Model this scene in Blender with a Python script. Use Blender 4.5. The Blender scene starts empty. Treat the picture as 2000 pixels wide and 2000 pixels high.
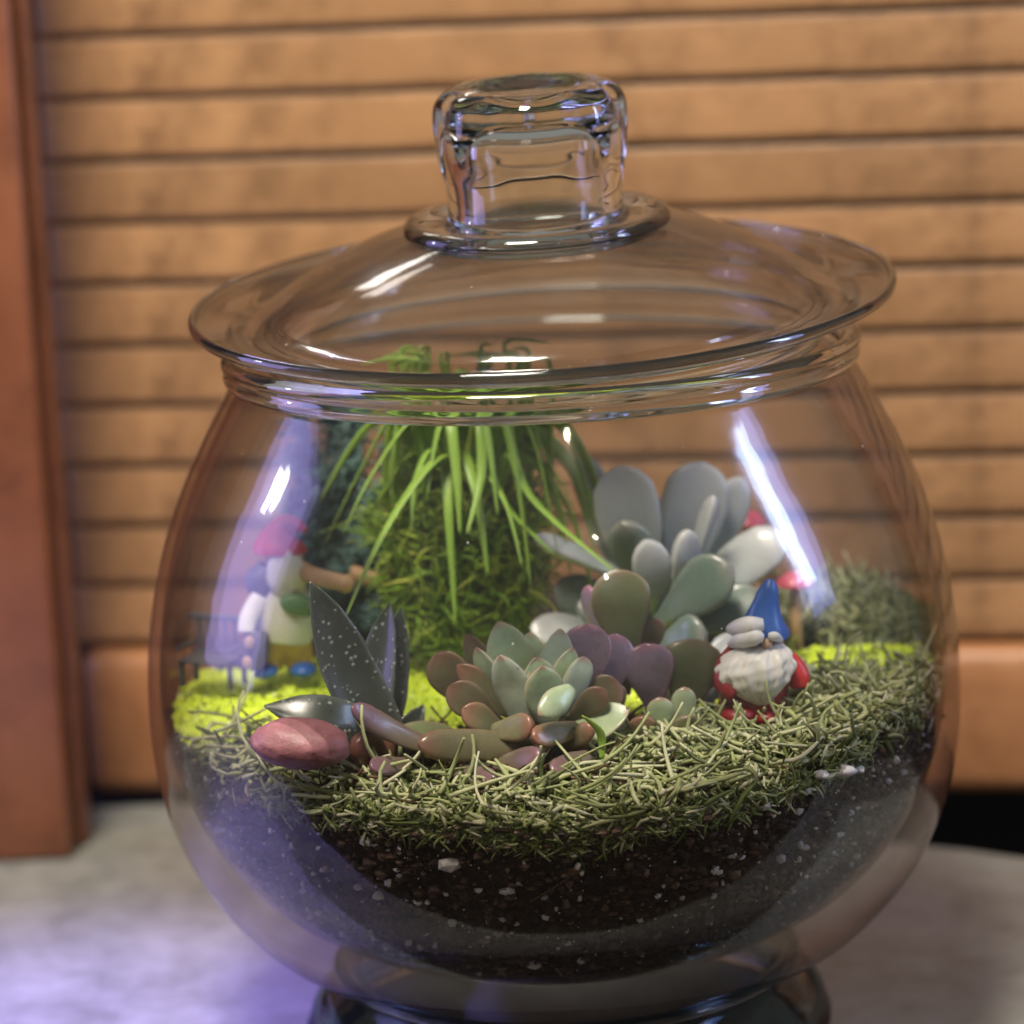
import bpy, math, random
from mathutils import Vector, Matrix, noise
random.seed(7)
R = math.radians
U = 0.01                      # geometry below is written in centimetres
sc = bpy.context.scene
col = sc.collection

# ------------------------------------------------------------------ camera
CAM = Vector((-1.0740526, -103.5, 38.76939))
PITCH, ROLL = R(12), R(-2.6)
fwd = Vector((0, math.cos(PITCH), -math.sin(PITCH)))
right0 = Vector((1, 0, 0)); up0 = right0.cross(fwd)
RT = right0 * math.cos(ROLL) + up0 * math.sin(ROLL)
UP = -right0 * math.sin(ROLL) + up0 * math.cos(ROLL)
cd = bpy.data.cameras.new('camera'); cam = bpy.data.objects.new('camera', cd); col.objects.link(cam)
m = Matrix.Identity(4)
for i in range(3):
    m[i][0] = RT[i]; m[i][1] = UP[i]; m[i][2] = -fwd[i]; m[i][3] = CAM[i] * U
cam.matrix_world = m
cd.sensor_width = 36; cd.lens = 36 * 3.365
cd.clip_start = .05; cd.clip_end = 50
cd.dof.use_dof = True; cd.dof.focus_distance = .972; cd.dof.aperture_fstop = 7.2
sc.camera = cam

# ------------------------------------------------------------------ world, lamps, exposure
w = bpy.data.worlds.new('World'); sc.world = w; w.use_nodes = True
wn = w.node_tree; bg = wn.nodes['Background']
bg.inputs[0].default_value = (.50, .465, .42, 1); bg.inputs[1].default_value = .56
# the room above table height is pale, the floor below it dark
tc_ = wn.nodes.new('ShaderNodeTexCoord'); sx_ = wn.nodes.new('ShaderNodeSeparateXYZ'); rp_ = wn.nodes.new('ShaderNodeValToRGB')
wn.links.new(tc_.outputs['Generated'], sx_.inputs[0]); mr_ = wn.nodes.new('ShaderNodeMapRange'); mr_.inputs[1].default_value = -1
wn.links.new(sx_.outputs[2], mr_.inputs[0]); wn.links.new(mr_.outputs[0], rp_.inputs[0]); wn.links.new(rp_.outputs[0], bg.inputs[0])
e_ = rp_.color_ramp.elements; e_[0].position = .40; e_[0].color = (.10, .075, .055, 1); e_[1].position = .52; e_[1].color = (.50, .465, .42, 1)

def area(name, loc, target, sx, sy, power, colr, spread=180):
    l = bpy.data.lights.new(name, 'AREA'); l.shape = 'RECTANGLE'; l.size = sx * U; l.size_y = sy * U
    l.energy = power; l.color = colr; l.spread = R(spread)
    o = bpy.data.objects.new(name, l); col.objects.link(o); o.location = Vector(loc) * U
    d = (Vector(target) - Vector(loc)).normalized()
    o.rotation_euler = d.to_track_quat('-Z', 'Y').to_euler()
    return o
area('ceiling_lamp', (-30, -64, 168), (0, 2, 12), 44, 44, 62, (1, .91, .76))
area('cabinet_lamp', (-17, 42, 58), (-3, -4, 24), 16, 5, .35, (1, .93, .85))
area('violet_panel', (-82, 8, 34), (-10, -12, 12), 34, 52, 2.6, (.45, .38, 1))
area('white_strip_lamp', (-62, 8, 41), (-8, -7, 17), 2.2, 6, .35, (.80, .84, 1))
area('window_strip_lamp', (56, -17, 40), (4, -8, 14), 4.2, 26, .8, (.66, .85, 1))
area('violet_strip_lamp', (58, -15, 38), (4, -8, 14), 11, 33, 1.0, (.36, .42, 1))
def spot(loc, target, power, colr, deg, blend, rad):
    l = bpy.data.lights.new('violet_spot', 'SPOT'); l.energy = power; l.color = colr; l.spot_size = R(deg); l.spot_blend = blend; l.shadow_soft_size = rad * U
    o = bpy.data.objects.new('violet_spot', l); col.objects.link(o); o.location = Vector(loc) * U
    o.rotation_euler = (Vector(target) - Vector(loc)).to_track_quat('-Z', 'Y').to_euler()
spot((-66, -30, 48), (-23, -3, 0), 165, (.27, .22, 1), 25, 1.0, 1.6)
def bulb(loc, power, colr, rad=1.2):
    l = bpy.data.lights.new('ceiling_bulb', 'POINT'); l.energy = power; l.color = colr; l.shadow_soft_size = rad * U
    o = bpy.data.objects.new('ceiling_bulb', l); col.objects.link(o); o.location = Vector(loc) * U
bulb((40, -150, 128), 2.2, (1, .9, .7))
bulb((48, -160, 104), 1.6, (.9, 1, .95))
bulb((20, -120, 150), 1.8, (1, .86, .6))

sc.view_settings.view_transform = 'Standard'; sc.view_settings.look = 'None'
sc.view_settings.exposure = 0.0; sc.view_settings.gamma = 1
sc.render.engine = 'CYCLES'
cy = sc.cycles
cy.max_bounces = 14; cy.diffuse_bounces = 3; cy.glossy_bounces = 6; cy.transmission_bounces = 12
cy.transparent_max_bounces = 40; cy.caustics_reflective = False; cy.caustics_refractive = False
cy.sample_clamp_indirect = 3; cy.use_denoising = True; cy.use_adaptive_sampling = True

# ------------------------------------------------------------------ helpers
K = 2000 / 1932.0
def ray(x, y): return fwd + RT * ((x * K - 1000) / 6730.) - UP * ((y * K - 1000) / 6730.)
def at(x, y, Y): d = ray(x, y); return CAM + d * ((Y - CAM.y) / d.y)

def tag(o, label=None, cat=None, group=None, kind=None):
    for k, v in (('label', label), ('category', cat), ('group', group), ('kind', kind)):
        if v: o[k] = v
    return o
def thing(name, loc, label, cat, group=None):
    o = bpy.data.objects.new(name, None); col.objects.link(o); o.location = Vector(loc) * U
    o.empty_display_size = .01
    o['org'] = [float(c) for c in loc]
    return tag(o, label, cat, group)
def org(o):
    v = Vector((0, 0, 0))
    while o is not None:
        if 'org' in o: v = v + Vector(o['org'])
        o = o.parent
    return v
def mesh(name, V, F, mat, parent=None, smooth=True, attrs=None, fixn=False):
    fixn = fixn or mat in (M.get('solid'), M.get('footglass'), M.get('glass'), M.get('lidglass'))
    O = org(parent) if parent else Vector((0, 0, 0))
    me = bpy.data.meshes.new(name)
    me.from_pydata([((v[0] - O[0]) * U, (v[1] - O[1]) * U, (v[2] - O[2]) * U) for v in V], [], F)
    if smooth: me.polygons.foreach_set('use_smooth', [True] * len(me.polygons))
    if attrs:
        for k, vals in attrs.items():
            a = me.attributes.new(k, 'FLOAT', 'POINT'); a.data.foreach_set('value', vals)
    if fixn:
        import bmesh
        bm = bmesh.new(); bm.from_mesh(me); bmesh.ops.recalc_face_normals(bm, faces=bm.faces); bm.to_mesh(me); bm.free()
    me.materials.append(mat); me.update()
    o = bpy.data.objects.new(name, me); col.objects.link(o)
    if parent: o.parent = parent
    return o

class NT:
    def __init__(s, name):
        s.m = bpy.data.materials.new(name); s.m.use_nodes = True; s.t = s.m.node_tree
        s.p = s.t.nodes['Principled BSDF']; s.out = s.t.nodes['Material Output']
    def n(s, typ, **kw):
        nd = s.t.nodes.new(typ)
        for k, v in kw.items():
            if k.startswith('i_'):
                nd.inputs[int(k[2:]) if k[2:].isdigit() else k[2:].replace('_', ' ')].default_value = v
            else: setattr(nd, k, v)
        return nd
    def l(s, a, b): s.t.links.new(a, b)
    def noise(s, scale, detail=4, rough=.6, vec=None):
        nd = s.n('ShaderNodeTexNoise', i_Scale=scale, i_Detail=detail, i_Roughness=rough)
        s.l(vec if vec else s.coord(), nd.inputs['Vector']); return nd
    def coord(s):
        if not hasattr(s, 'tc'): s.tc = s.n('ShaderNodeTexCoord')
        return s.tc.outputs['Object']
    def mapped(s, sx, sy, sz):
        mp = s.n('ShaderNodeMapping'); s.l(s.coord(), mp.inputs[0]); mp.inputs['Scale'].default_value = (sx, sy, sz); return mp.outputs[0]
    def ramp(s, fac, stops):
        r = s.n('ShaderNodeValToRGB'); s.l(fac, r.inputs[0]); e = r.color_ramp.elements
        while len(e) < len(stops): e.new(.5)
        for q, (p, c) in zip(e, stops): q.position = p; q.color = (*c, 1) if len(c) == 3 else c
        return r.outputs[0]
    def mix(s, fac, a, b, mode='MIX'):
        x = s.n('ShaderNodeMix', data_type='RGBA', blend_type=mode)
        for v, i in ((fac, 0), (a, 6), (b, 7)):
            if hasattr(v, 'links'): s.l(v, x.inputs[i])
            elif i == 0: x.inputs[0].default_value = v
            else: x.inputs[i].default_value = (*v, 1)
        return x.outputs[2]
    def math(s, op, a, b=0.0, clamp=False):
        x = s.n('ShaderNodeMath', operation=op, use_clamp=clamp)
        for i, v in enumerate((a, b)):
            if hasattr(v, 'links'): s.l(v, x.inputs[i])
            else: x.inputs[i].default_value = v
        return x.outputs[0]
    def bump(s, h, strength=.3, dist=.001):
        b = s.n('ShaderNodeBump', i_Strength=strength, i_Distance=dist); s.l(h, b.inputs['Height']); s.l(b.outputs[0], s.p.inputs['Normal'])
    def attr(s, name): return s.n('ShaderNodeAttribute', attribute_name=name).outputs['Fac']
    def set(s, **kw):
        for k, v in kw.items():
            i = s.p.inputs[k.replace('_', ' ')]
            if hasattr(v, 'links'): s.l(v, i)
            else: i.default_value = (*v, 1) if isinstance(v, tuple) and len(v) == 3 and i.type == 'RGBA' else v
        return s

# ------------------------------------------------------------------ materials
def wood(name, c0, c1, c2, rough=.42, along='x'):
    t = NT(name)
    v = t.mapped(14, 90, 90) if along == 'x' else t.mapped(90, 90, 14)
    n1 = t.noise(1.0, 6, .65, v); n2 = t.noise(22, 4, .7)
    c = t.ramp(n1.outputs[0], [(.25, c0), (.5, c1), (.78, c2)])
    c = t.mix(.45, c, t.ramp(n2.outputs[0], [(.3, c0), (.7, c2)]), 'MIX')
    rnd = t.n('ShaderNodeObjectInfo').outputs['Random']
    hs = t.n('ShaderNodeHueSaturation'); t.l(c, hs.inputs['Color'])
    t.l(t.math('ADD', t.math('MULTIPLY', rnd, .28), .86), hs.inputs['Value'])
    n4 = t.noise(7, 3, .6); hs2 = t.mix(t.math('MULTIPLY', t.ramp(n4.outputs[0], [(.35, (0, 0, 0)), (.7, (1, 1, 1))]), .35), hs.outputs[0], c1); hs3 = t.mix(t.math('MULTIPLY', t.ramp(t.noise(38, 4, .7).outputs[0], [(.48, (0, 0, 0)), (.70, (1, 1, 1))]), .55), hs2, tuple(x * .62 for x in c0))
    t.set(Base_Color=hs3, Roughness=rough); t.bump(n1.outputs[0], .25, .0006); return t.m
M = {}
M['slat'] = wood('slat_wood', (.150, .072, .029), (.285, .146, .060), (.41, .226, .102))
M['rail'] = wood('rail_wood', (.22, .088, .032), (.31, .133, .052), (.39, .19, .08))
M['post'] = wood('post_wood', (.13, .042, .019), (.18, .060, .027), (.23, .085, .04), .35, 'z')
M['dark'] = NT('gap_shade_brown').set(Base_Color=(.11, .055, .025), Roughness=.8).m
M['black'] = NT('gap_shade_black').set(Base_Color=(.006, .006, .006), Roughness=.9).m
t = NT('table_concrete')
n1 = t.noise(9, 6, .62); n2 = t.noise(60, 5, .7); n3 = t.noise(4, 3, .5)
c = t.ramp(n1.outputs[0], [(.32, (.078, .080, .070)), (.5, (.155, .158, .141)), (.68, (.255, .258, .235))])
c = t.mix(.35, c, t.ramp(n2.outputs[0], [(.35, (.08, .08, .07)), (.65, (.29, .285, .26))]))
t.set(Base_Color=c, Roughness=t.math('ADD', t.math('MULTIPLY', n3.outputs[0], .25), .22)); t.bump(n2.outputs[0], .12, .0006)
M['table'] = t.m

def thin_glass(name, tint, edge, ior=1.5, rough=0.0, smear=0.0):
    """clear glass wall: fresnel mix of transparent and mirror, tinted by the length of the path in the wall"""
    t = NT(name); t.t.nodes.remove(t.p)
    tr = t.n('ShaderNodeBsdfTransparent'); gl = t.n('ShaderNodeBsdfGlossy', i_Roughness=rough)
    lw = t.n('ShaderNodeLayerWeight', i_Blend=.5)
    f = t.math('POWER', lw.outputs['Facing'], 2.6)
    t.l(t.mix(f, tint, edge), tr.inputs[0])
    fr = t.n('ShaderNodeFresnel')
    bf = t.n('ShaderNodeNewGeometry').outputs['Backfacing']          # same reflectance from either side of the thin wall
    t.l(t.math('ADD', ior, t.math('MULTIPLY', bf, 1 / ior - ior)), fr.inputs[0])
    nz = t.noise(28, 3, .5); bp = t.n('ShaderNodeBump', i_Strength=.13, i_Distance=.002); t.l(nz.outputs[0], bp.inputs['Height'])
    t.l(bp.outputs[0], gl.inputs['Normal'])
    g2 = t.n('ShaderNodeBsdfGlossy', i_Roughness=.16); t.l(bp.outputs[0], g2.inputs['Normal'])
    film = t.noise(1.0, 5, .7, t.mapped(45, 45, 12)); mg = t.n('ShaderNodeMixShader')
    t.l(t.ramp(film.outputs[0], [(.3, (.15, .15, .15)), (.7, (.55, .55, .55))]), mg.inputs[0]); t.l(gl.outputs[0], mg.inputs[1]); t.l(g2.outputs[0], mg.inputs[2])
    mx = t.n('ShaderNodeMixShader'); t.l(fr.outputs[0], mx.inputs[0]); t.l(tr.outputs[0], mx.inputs[1]); t.l(mg.outputs[0], mx.inputs[2])
    last = mx.outputs[0]
    if smear:
        df = t.n('ShaderNodeBsdfDiffuse', i_Color=(.8, .8, .8, 1))
        sm = t.noise(1.0, 6, .7, t.mapped(60, 60, 9)); k = t.math('MULTIPLY', t.ramp(sm.outputs[0], [(.5, (0, 0, 0)), (.8, (1, 1, 1))]), smear)
        vd = t.n('ShaderNodeTexVoronoi', i_Scale=260.0); t.l(t.coord(), vd.inputs['Vector']); pick = t.math('GREATER_THAN', vd.outputs['Color'], .90)
        k = t.math('ADD', k, t.math('MULTIPLY', t.math('MULTIPLY', t.math('LESS_THAN', vd.outputs['Distance'], .09), pick), .3))
        m2 = t.n('ShaderNodeMixShader'); t.l(k, m2.inputs[0]); t.l(last, m2.inputs[1]); t.l(df.outputs[0], m2.inputs[2]); last = m2.outputs[0]
    t.l(last, t.out.inputs[0]); return t.m
M['glass'] = thin_glass('bowl_glass', (.945, .945, .945), (.54, .49, .47), smear=.006)
M['lidglass'] = thin_glass('lid_glass', (.915, .91, .905), (.46, .42, .40), smear=.006)
def solid_glass(name, colr):
    t = NT(name); t.t.nodes.remove(t.p)
    g = t.n('ShaderNodeBsdfGlass', i_Roughness=0.0, i_IOR=1.5); g.inputs['Color'].default_value = (*colr, 1)
    t.l(g.outputs[0], t.out.inputs[0]); return t.m
M['solid'] = solid_glass('thick_glass', (.93, .95, .95))
M['footglass'] = solid_glass('dimmed_foot_glass', (.55, .62, .66))  # dark tint stands for the dark view refracted through the foot

t = NT('potting_soil')
n1 = t.noise(330, 6, .75); n2 = t.noise(75, 5, .7); n3 = t.noise(900, 3, .7)
c = t.ramp(n1.outputs[0], [(.40, (.004, .002, .001)), (.53, (.040, .021, .013)), (.66, (.15, .085, .052))])
c = t.mix(t.math('MULTIPLY', n2.outputs[0], .7), c, (.035, .015, .008))
c = t.mix(t.ramp(n3.outputs[0], [(.66, (0, 0, 0)), (.74, (1, 1, 1))]), c, (.16, .11, .085))
t.set(Base_Color=c, Roughness=.75); t.bump(n1.outputs[0], .9, .002); M['soil'] = t.m

def flecked(name, stops, rough=.7, scale=150, sss=0, coat=0):
    t = NT(name); g = t.n('ShaderNodeNewGeometry').outputs['Random Per Island']
    n1 = t.noise(scale, 4, .6)
    c = t.mix(.25, t.ramp(g, stops), t.ramp(n1.outputs[0], stops))
    t.set(Base_Color=c, Roughness=rough)
    if sss: t.set(Subsurface_Weight=sss, Subsurface_Scale=.004)
    t.bump(n1.outputs[0], .3, .0006); return t.m
M['moss'] = flecked('dry_moss', [(0, (.07, .08, .025)), (.2, (.19, .22, .07)), (.45, (.34, .38, .16)), (.75, (.50, .51, .29)), (1, (.66, .62, .45))], .65)
M['moss_dark'] = flecked('dark_moss', [(0, (.025, .045, .008)), (.4, (.07, .10, .018)), (.8, (.17, .21, .04)), (1, (.24, .27, .07))], .65)  # darker, greener tones, mostly for strands low in the moss
M['crumb'] = flecked('soil_crumb', [(0, (.006, .003, .002)), (.4, (.028, .014, .009)), (.8, (.078, .042, .027)), (.95, (.15, .09, .06)), (1, (.32, .22, .16))], .8, 700)
M['bark'] = flecked('bark', [(0, (.035, .014, .008)), (.5, (.09, .04, .02)), (.9, (.16, .08, .045)), (1, (.26, .16, .1))], .7, 300)
M['perlite'] = flecked('perlite', [(0, (.38, .35, .33)), (1, (.78, .74, .72))], .7, 300)
M['sand'] = flecked('lime_gravel', [(0, (.58, .78, .015)), (.3, (.74, .93, .03)), (.9, (.86, .98, .09)), (1, (.93, .97, .5))], .45, 200)
M['grass'] = flecked('grass_leaf', [(0, (.10, .22, .02)), (.5, (.20, .36, .04)), (1, (.36, .50, .10))], .42, 60, .15)
M['bush'] = flecked('yellow_green_foliage', [(0, (.04, .10, .006)), (.35, (.13, .26, .014)), (.7, (.32, .45, .035)), (1, (.66, .66, .12))], .5)
M['fir'] = flecked('teal_needles', [(0, (.03, .085, .07)), (.5, (.10, .21, .17)), (1, (.24, .36, .30))], .5)
M['twig'] = NT('red_twig').set(Base_Color=(.18, .07, .05), Roughness=.7).m

def succ(name, base, tipc, edgec, tipstart=.8, dots=None, rough=.38, base2=None, edge_k=.6):
    t = NT(name); n1 = t.noise(110, 4, .6); n2 = t.noise(700, 2, .5)
    b2 = base2 or tuple(x * 1.6 for x in base); n7 = t.noise(48, 5, .7)
    c = t.mix(t.ramp(n1.outputs[0], [(.3, (0, 0, 0)), (.7, (1, 1, 1))]), base, b2)
    ts = t.n('ShaderNodeMapRange'); t.l(t.attr('t'), ts.inputs[0]); ts.inputs[1].default_value = tipstart; ts.inputs[2].default_value = 1.0
    tm = t.math('MULTIPLY', ts.outputs[0], .9, True)
    em = t.math('MULTIPLY', t.math('POWER', t.attr('e'), 7.0), edge_k, True)
    c = t.mix(t.math('MULTIPLY', t.ramp(n7.outputs[0], [(.42, (0, 0, 0)), (.68, (1, 1, 1))]), .40), c, tuple(.45 * x + .55 * y for x, y in zip(base, edgec)))      # blotchy blush
    c = t.mix(em, c, edgec); c = t.mix(tm, c, tipc)
    sv = t.n('ShaderNodeTexVoronoi', i_Scale=190.0); t.l(t.coord(), sv.inputs['Vector'])      # small corky scars
    sc_ = t.math('MULTIPLY', t.math('LESS_THAN', sv.outputs['Distance'], .10), t.math('GREATER_THAN', sv.outputs['Color'], .55))
    c = t.mix(t.math('MULTIPLY', sc_, .5), c, (.16, .10, .06))
    # waxy bloom: fine pale grain
    c = t.mix(t.math('MULTIPLY', n2.outputs[0], .22), c, tuple(min(1, x * 2.2 + .06) for x in base))
    if dots:
        v = t.n('ShaderNodeTexVoronoi', i_Scale=dots); t.l(t.coord(), v.inputs['Vector'])
        dm = t.ramp(v.outputs['Distance'], [(.16, (1, 1, 1)), (.28, (0, 0, 0))]); c = t.mix(t.math('MULTIPLY', dm, .5), c, (.42, .45, .40))
        t.bump(dm, .4, .0006)
    else: t.bump(n2.outputs[0], .12, .0004)
    rg = t.math('ADD', t.math('MULTIPLY', n1.outputs[0], .25), rough - .16)
    t.set(Base_Color=c, Roughness=rg, Coat_Weight=.25, Coat_Roughness=.15, Subsurface_Weight=.12, Subsurface_Scale=.003, Subsurface_Radius=(.6, 1, .3)); return t.m
M['echo'] = succ('rosette_leaf', (.26, .34, .20), (.32, .08, .08), (.44, .26, .22), .90)
M['echo_blue'] = succ('powdery_rosette_leaf', (.34, .41, .32), (.40, .13, .11), (.40, .27, .25), .9)
M['echo_brown'] = succ('brown_rosette_leaf', (.085, .075, .035), (.17, .06, .045), (.26, .14, .10), .78, base2=(.15, .14, .075))
M['echo_red'] = succ('blushed_leaf', (.13, .13, .065), (.25, .07, .05), (.32, .13, .10), .62)
M['purple'] = succ('purple_leaf', (.10, .075, .06), (.20, .08, .13), (.22, .10, .12), .5, base2=(.15, .13, .07))
M['lav'] = succ('violet_lit_leaf', (.19, .14, .19), (.34, .12, .16), (.44, .24, .28), .85, rough=.3)  # mauve base colour carries the violet light on these leaves
M['olive'] = succ('olive_leaf', (.085, .105, .045), (.20, .12, .08), (.34, .20, .15), .88)
M['greyleaf'] = succ('powder_grey_leaf', (.22, .27, .27), (.44, .42, .43), (.48, .47, .48), .4, base2=(.33, .385, .395))
M['greydark'] = succ('slate_green_leaf', (.08, .125, .10), (.19, .17, .15), (.20, .20, .18), .85, base2=(.10, .15, .115))
M['haw'] = succ('speckled_dark_leaf', (.020, .027, .020), (.10, .12, .08), (.12, .13, .12), .9, dots=420, base2=(.035, .045, .035), rough=.33)
M['haw_red'] = succ('red_brown_leaf', (.075, .025, .014), (.10, .03, .02), (.12, .04, .03), .6)
t = NT('pink_stone'); n1 = t.noise(120, 6, .7); n2 = t.noise(500, 3, .6)
t.set(Base_Color=t.mix(t.math('MULTIPLY', n2.outputs[0], .4), t.ramp(n1.outputs[0], [(.3, (.13, .042, .05)), (.55, (.25, .095, .11)), (.75, (.38, .17, .20))]), (.25, .11, .12)), Roughness=.5)
t.bump(n1.outputs[0], .5, .0012); M['stone'] = t.m
def paint(name, c, rough=.25, grime=.25):
    t = NT(name); n = t.noise(260, 4, .6)
    n2 = t.noise(120, 5, .75); n5 = t.noise(420, 3, .6)
    cc = t.mix(t.math('MULTIPLY', n.outputs[0], grime), c, tuple(x * .5 for x in c))
    cc = t.mix(t.math('MULTIPLY', t.ramp(n2.outputs[0], [(.5, (0, 0, 0)), (.66, (1, 1, 1))]), .28), cc, tuple(x * .35 + .03 for x in c))
    cc = t.mix(t.ramp(n5.outputs[0], [(.70, (0, 0, 0)), (.74, (1, 1, 1))]), cc, (.66, .6, .52))
    t.set(Base_Color=cc, Roughness=t.math('ADD', t.math('MULTIPLY', n2.outputs[0], .35), rough), Coat_Weight=.25, Coat_Roughness=.2)
    t.bump(n.outputs[0], .15, .0006); return t.m
M['p_red'] = paint('red_paint', (.60, .025, .02)); M['p_dred'] = paint('dark_red_paint', (.28, .015, .018))
M['p_blue'] = paint('blue_paint', (.02, .13, .50)); M['p_white'] = paint('white_paint', (.80, .78, .74), .45)
M['p_cream'] = paint('beard_paint', (.78, .75, .68), .5, .45); M['p_yellow'] = paint('yellow_paint', (.68, .42, .05))
M['p_skin'] = paint('skin_paint', (.62, .38, .26), .45); M['p_tan'] = paint('tan_paint', (.55, .33, .17), .5)
M['p_slate'] = paint('slate_paint', (.075, .085, .12), .5); M['p_iron'] = paint('dark_iron', (.10, .10, .09), .6)
M['p_green'] = paint('green_paint', (.12, .26, .10), .5); M['p_pink'] = paint('pink_paint', (.55, .07, .12), .4)

# ------------------------------------------------------------------ geometry builders
def lathe(prof, n=160, closed=True, deform=None):
    V, F = [], []; k = len(prof)
    for j in range(n):
        a = 2 * math.pi * j / n
        for r, z in prof:
            x, y = r * math.cos(a), r * math.sin(a)
            p = (x, y, z)
            V.append(deform(p, a) if deform else p)
    for j in range(n):
        for i in range(k if closed else k - 1):
            i2 = (i + 1) % k; j2 = (j + 1) % n
            F.append((j * k + i, j2 * k + i, j2 * k + i2, j * k + i2))
    return V, F
def smooth_prof(pts, sub=6):
    out = []
    n = len(pts)
    for i in range(n - 1):
        p0 = pts[max(0, i - 1)]; p1 = pts[i]; p2 = pts[i + 1]; p3 = pts[min(n - 1, i + 2)]
        for s in range(sub):
            t = s / sub
            out.append(tuple(.5 * ((2 * p1[c]) + (-p0[c] + p2[c]) * t + (2 * p0[c] - 5 * p1[c] + 4 * p2[c] - p3[c]) * t * t + (-p0[c] + 3 * p1[c] - 3 * p2[c] + p3[c]) * t ** 3) for c in range(len(p1))))
    out.append(tuple(pts[-1])); return out
def box(cx, cy, cz, sx, sy, sz, rot=None, bev=0.0):
    import bmesh
    bm = bmesh.new(); bmesh.ops.create_cube(bm, size=1)
    bmesh.ops.scale(bm, vec=(sx, sy, sz), verts=bm.verts)
    if bev: bmesh.ops.bevel(bm, geom=list(bm.edges), offset=bev, segments=3, affect='EDGES', profile=.5)
    if rot: bmesh.ops.transform(bm, matrix=rot.to_4x4(), verts=bm.verts)
    bm.verts.ensure_lookup_table()
    V = [(v.co.x + cx, v.co.y + cy, v.co.z + cz) for v in bm.verts]; F = [[v.index for v in f.verts] for f in bm.faces]
    bm.free(); return V, F
def ell(c, r, n=18, mrings=12, rot=None, nz=0, ns=1.0, seed=0):
    V, F = [], []
    for i in range(mrings + 1):
        th = math.pi * i / mrings
        for j in range(n):
            a = 2 * math.pi * j / n
            p = Vector((math.sin(th) * math.cos(a), math.sin(th) * math.sin(a), math.cos(th)))
            k = 1 + nz * noise.fractal(p * ns + Vector((seed, 0, 0)), 1, 2, 4) if nz else 1
            q = Vector((p.x * r[0], p.y * r[1], p.z * r[2])) * k
            if rot: q = rot @ q
            V.append(q + Vector(c))
    for i in range(mrings):
        for j in range(n): F.append((i * n + j, (i + 1) * n + j, (i + 1) * n + (j + 1) % n, i * n + (j + 1) % n))
    return V, F
def merge(*ms):
    V, F = [], []
    for v, f in ms:
        o = len(V); V += list(v); F += [tuple(i + o for i in q) for q in f]
    return V, F
def tube(pts, rad, n=6, flat=1.0, nrm=None, cap=True):
    """tube along points; rad(t); flat squashes it along the second axis"""
    V, F = [], []; N = len(pts); pts = [Vector(p) for p in pts]
    side = None
    for i, p in enumerate(pts):
        d = (pts[min(i + 1, N - 1)] - pts[max(i - 1, 0)]).normalized()
        if side is None:
            ref = Vector(nrm) if nrm is not None else Vector((.3, .2, 1))
            side = d.cross(ref);
            if side.length < 1e-3: side = d.cross(Vector((1, 0, 0)))
            side.normalize()
        side = (side - d * side.dot(d)).normalized(); up = side.cross(d)
        r = rad(i / (N - 1)) if callable(rad) else rad
        for j in range(n):
            a = 2 * math.pi * j / n
            V.append(p + side * (math.cos(a) * r) + up * (math.sin(a) * r * flat))
    for i in range(N - 1):
        for j in range(n): F.append((i * n + j, i * n + (j + 1) % n, (i + 1) * n + (j + 1) % n, (i + 1) * n + j))
    if cap: F.append(tuple(range(n))[::-1]); F.append(tuple((N - 1) * n + j for j in range(n)))
    return V, F
SH = {
 'spoon': [(0, .30), (.15, .38), (.35, .62), (.55, .90), (.7, 1), (.82, .93), (.92, .68), (.975, .36), (1, .04)],
 'ovate': [(0, .45), (.15, .68), (.35, .93), (.5, 1), (.65, .95), (.8, .74), (.9, .50), (.97, .22), (1, .02)],
 'finger': [(0, .60), (.15, .72), (.4, .92), (.65, 1), (.82, .92), (.93, .66), (.98, .34), (1, .04)],
 'lance': [(0, .8), (.15, .92), (.35, 1), (.6, .86), (.8, .58), (.92, .28), (1, .02)],
 'paddle': [(0, .28), (.2, .40), (.4, .68), (.58, .92), (.73, 1), (.87, .93), (.95, .66), (.985, .35), (1, .04)],
}
def lerp_tab(tab, t):
    for (a, va), (b, vb) in zip(tab, tab[1:]):
        if t <= b: return va + (vb - va) * (t - a) / (b - a)
    return tab[-1][1]
def leaf(name, base, tip, nrm, width, th, shape, mat, parent, bend=0.0, cup=.25, seed=0, keel=.35):
    base, tip, nrm = Vector(base), Vector(tip), Vector(nrm)
    d = (tip - base); L = d.length; dn = d.normalized()
    nrm = (nrm - dn * nrm.dot(dn)).normalized(); side = dn.cross(nrm).normalized()
    NR, NS = 22, 18; tab = SH[shape]; V, F, T, E = [], [], [], []
    for i in range(NR + 1):
        t = 1 - (1 - i / NR) ** 1.6; c = base + d * t + nrm * (bend * L * math.sin(math.pi * t) * .9)
        wv = lerp_tab(tab, t); hw = width * .5 * wv; ht = th * .5 * (wv ** .75)
        for j in range(NS):
            a = 2 * math.pi * j / NS; ca, sa = math.cos(a), math.sin(a)
            x = math.copysign(abs(ca) ** .9, ca) * hw
            if sa >= 0: z = ht * sa * .75 - cup * ht * 1.2 * (1 - abs(ca) ** 2)
            else: z = ht * sa * (1 + keel * (1 - abs(ca)))
            z += cup * hw * .35 * ca * ca
            w1 = noise.noise(Vector((t * 3.1 + seed * 7.7, ca * 1.3, sa))) * .035 * width
            p = c + side * (x + w1) + nrm * (z + w1)
            V.append(p); T.append(t); E.append(abs(ca))
    for i in range(NR):
        for j in range(NS): F.append((i * NS + j, i * NS + (j + 1) % NS, (i + 1) * NS + (j + 1) % NS, (i + 1) * NS + j))
    F.append(tuple(range(NS))[::-1]); F.append(tuple(NR * NS + j for j in range(NS)))
    return mesh(name, V, F, mat, parent, attrs={'t': T, 'e': E})
def rnd(a, b): return random.uniform(a, b)

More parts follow.
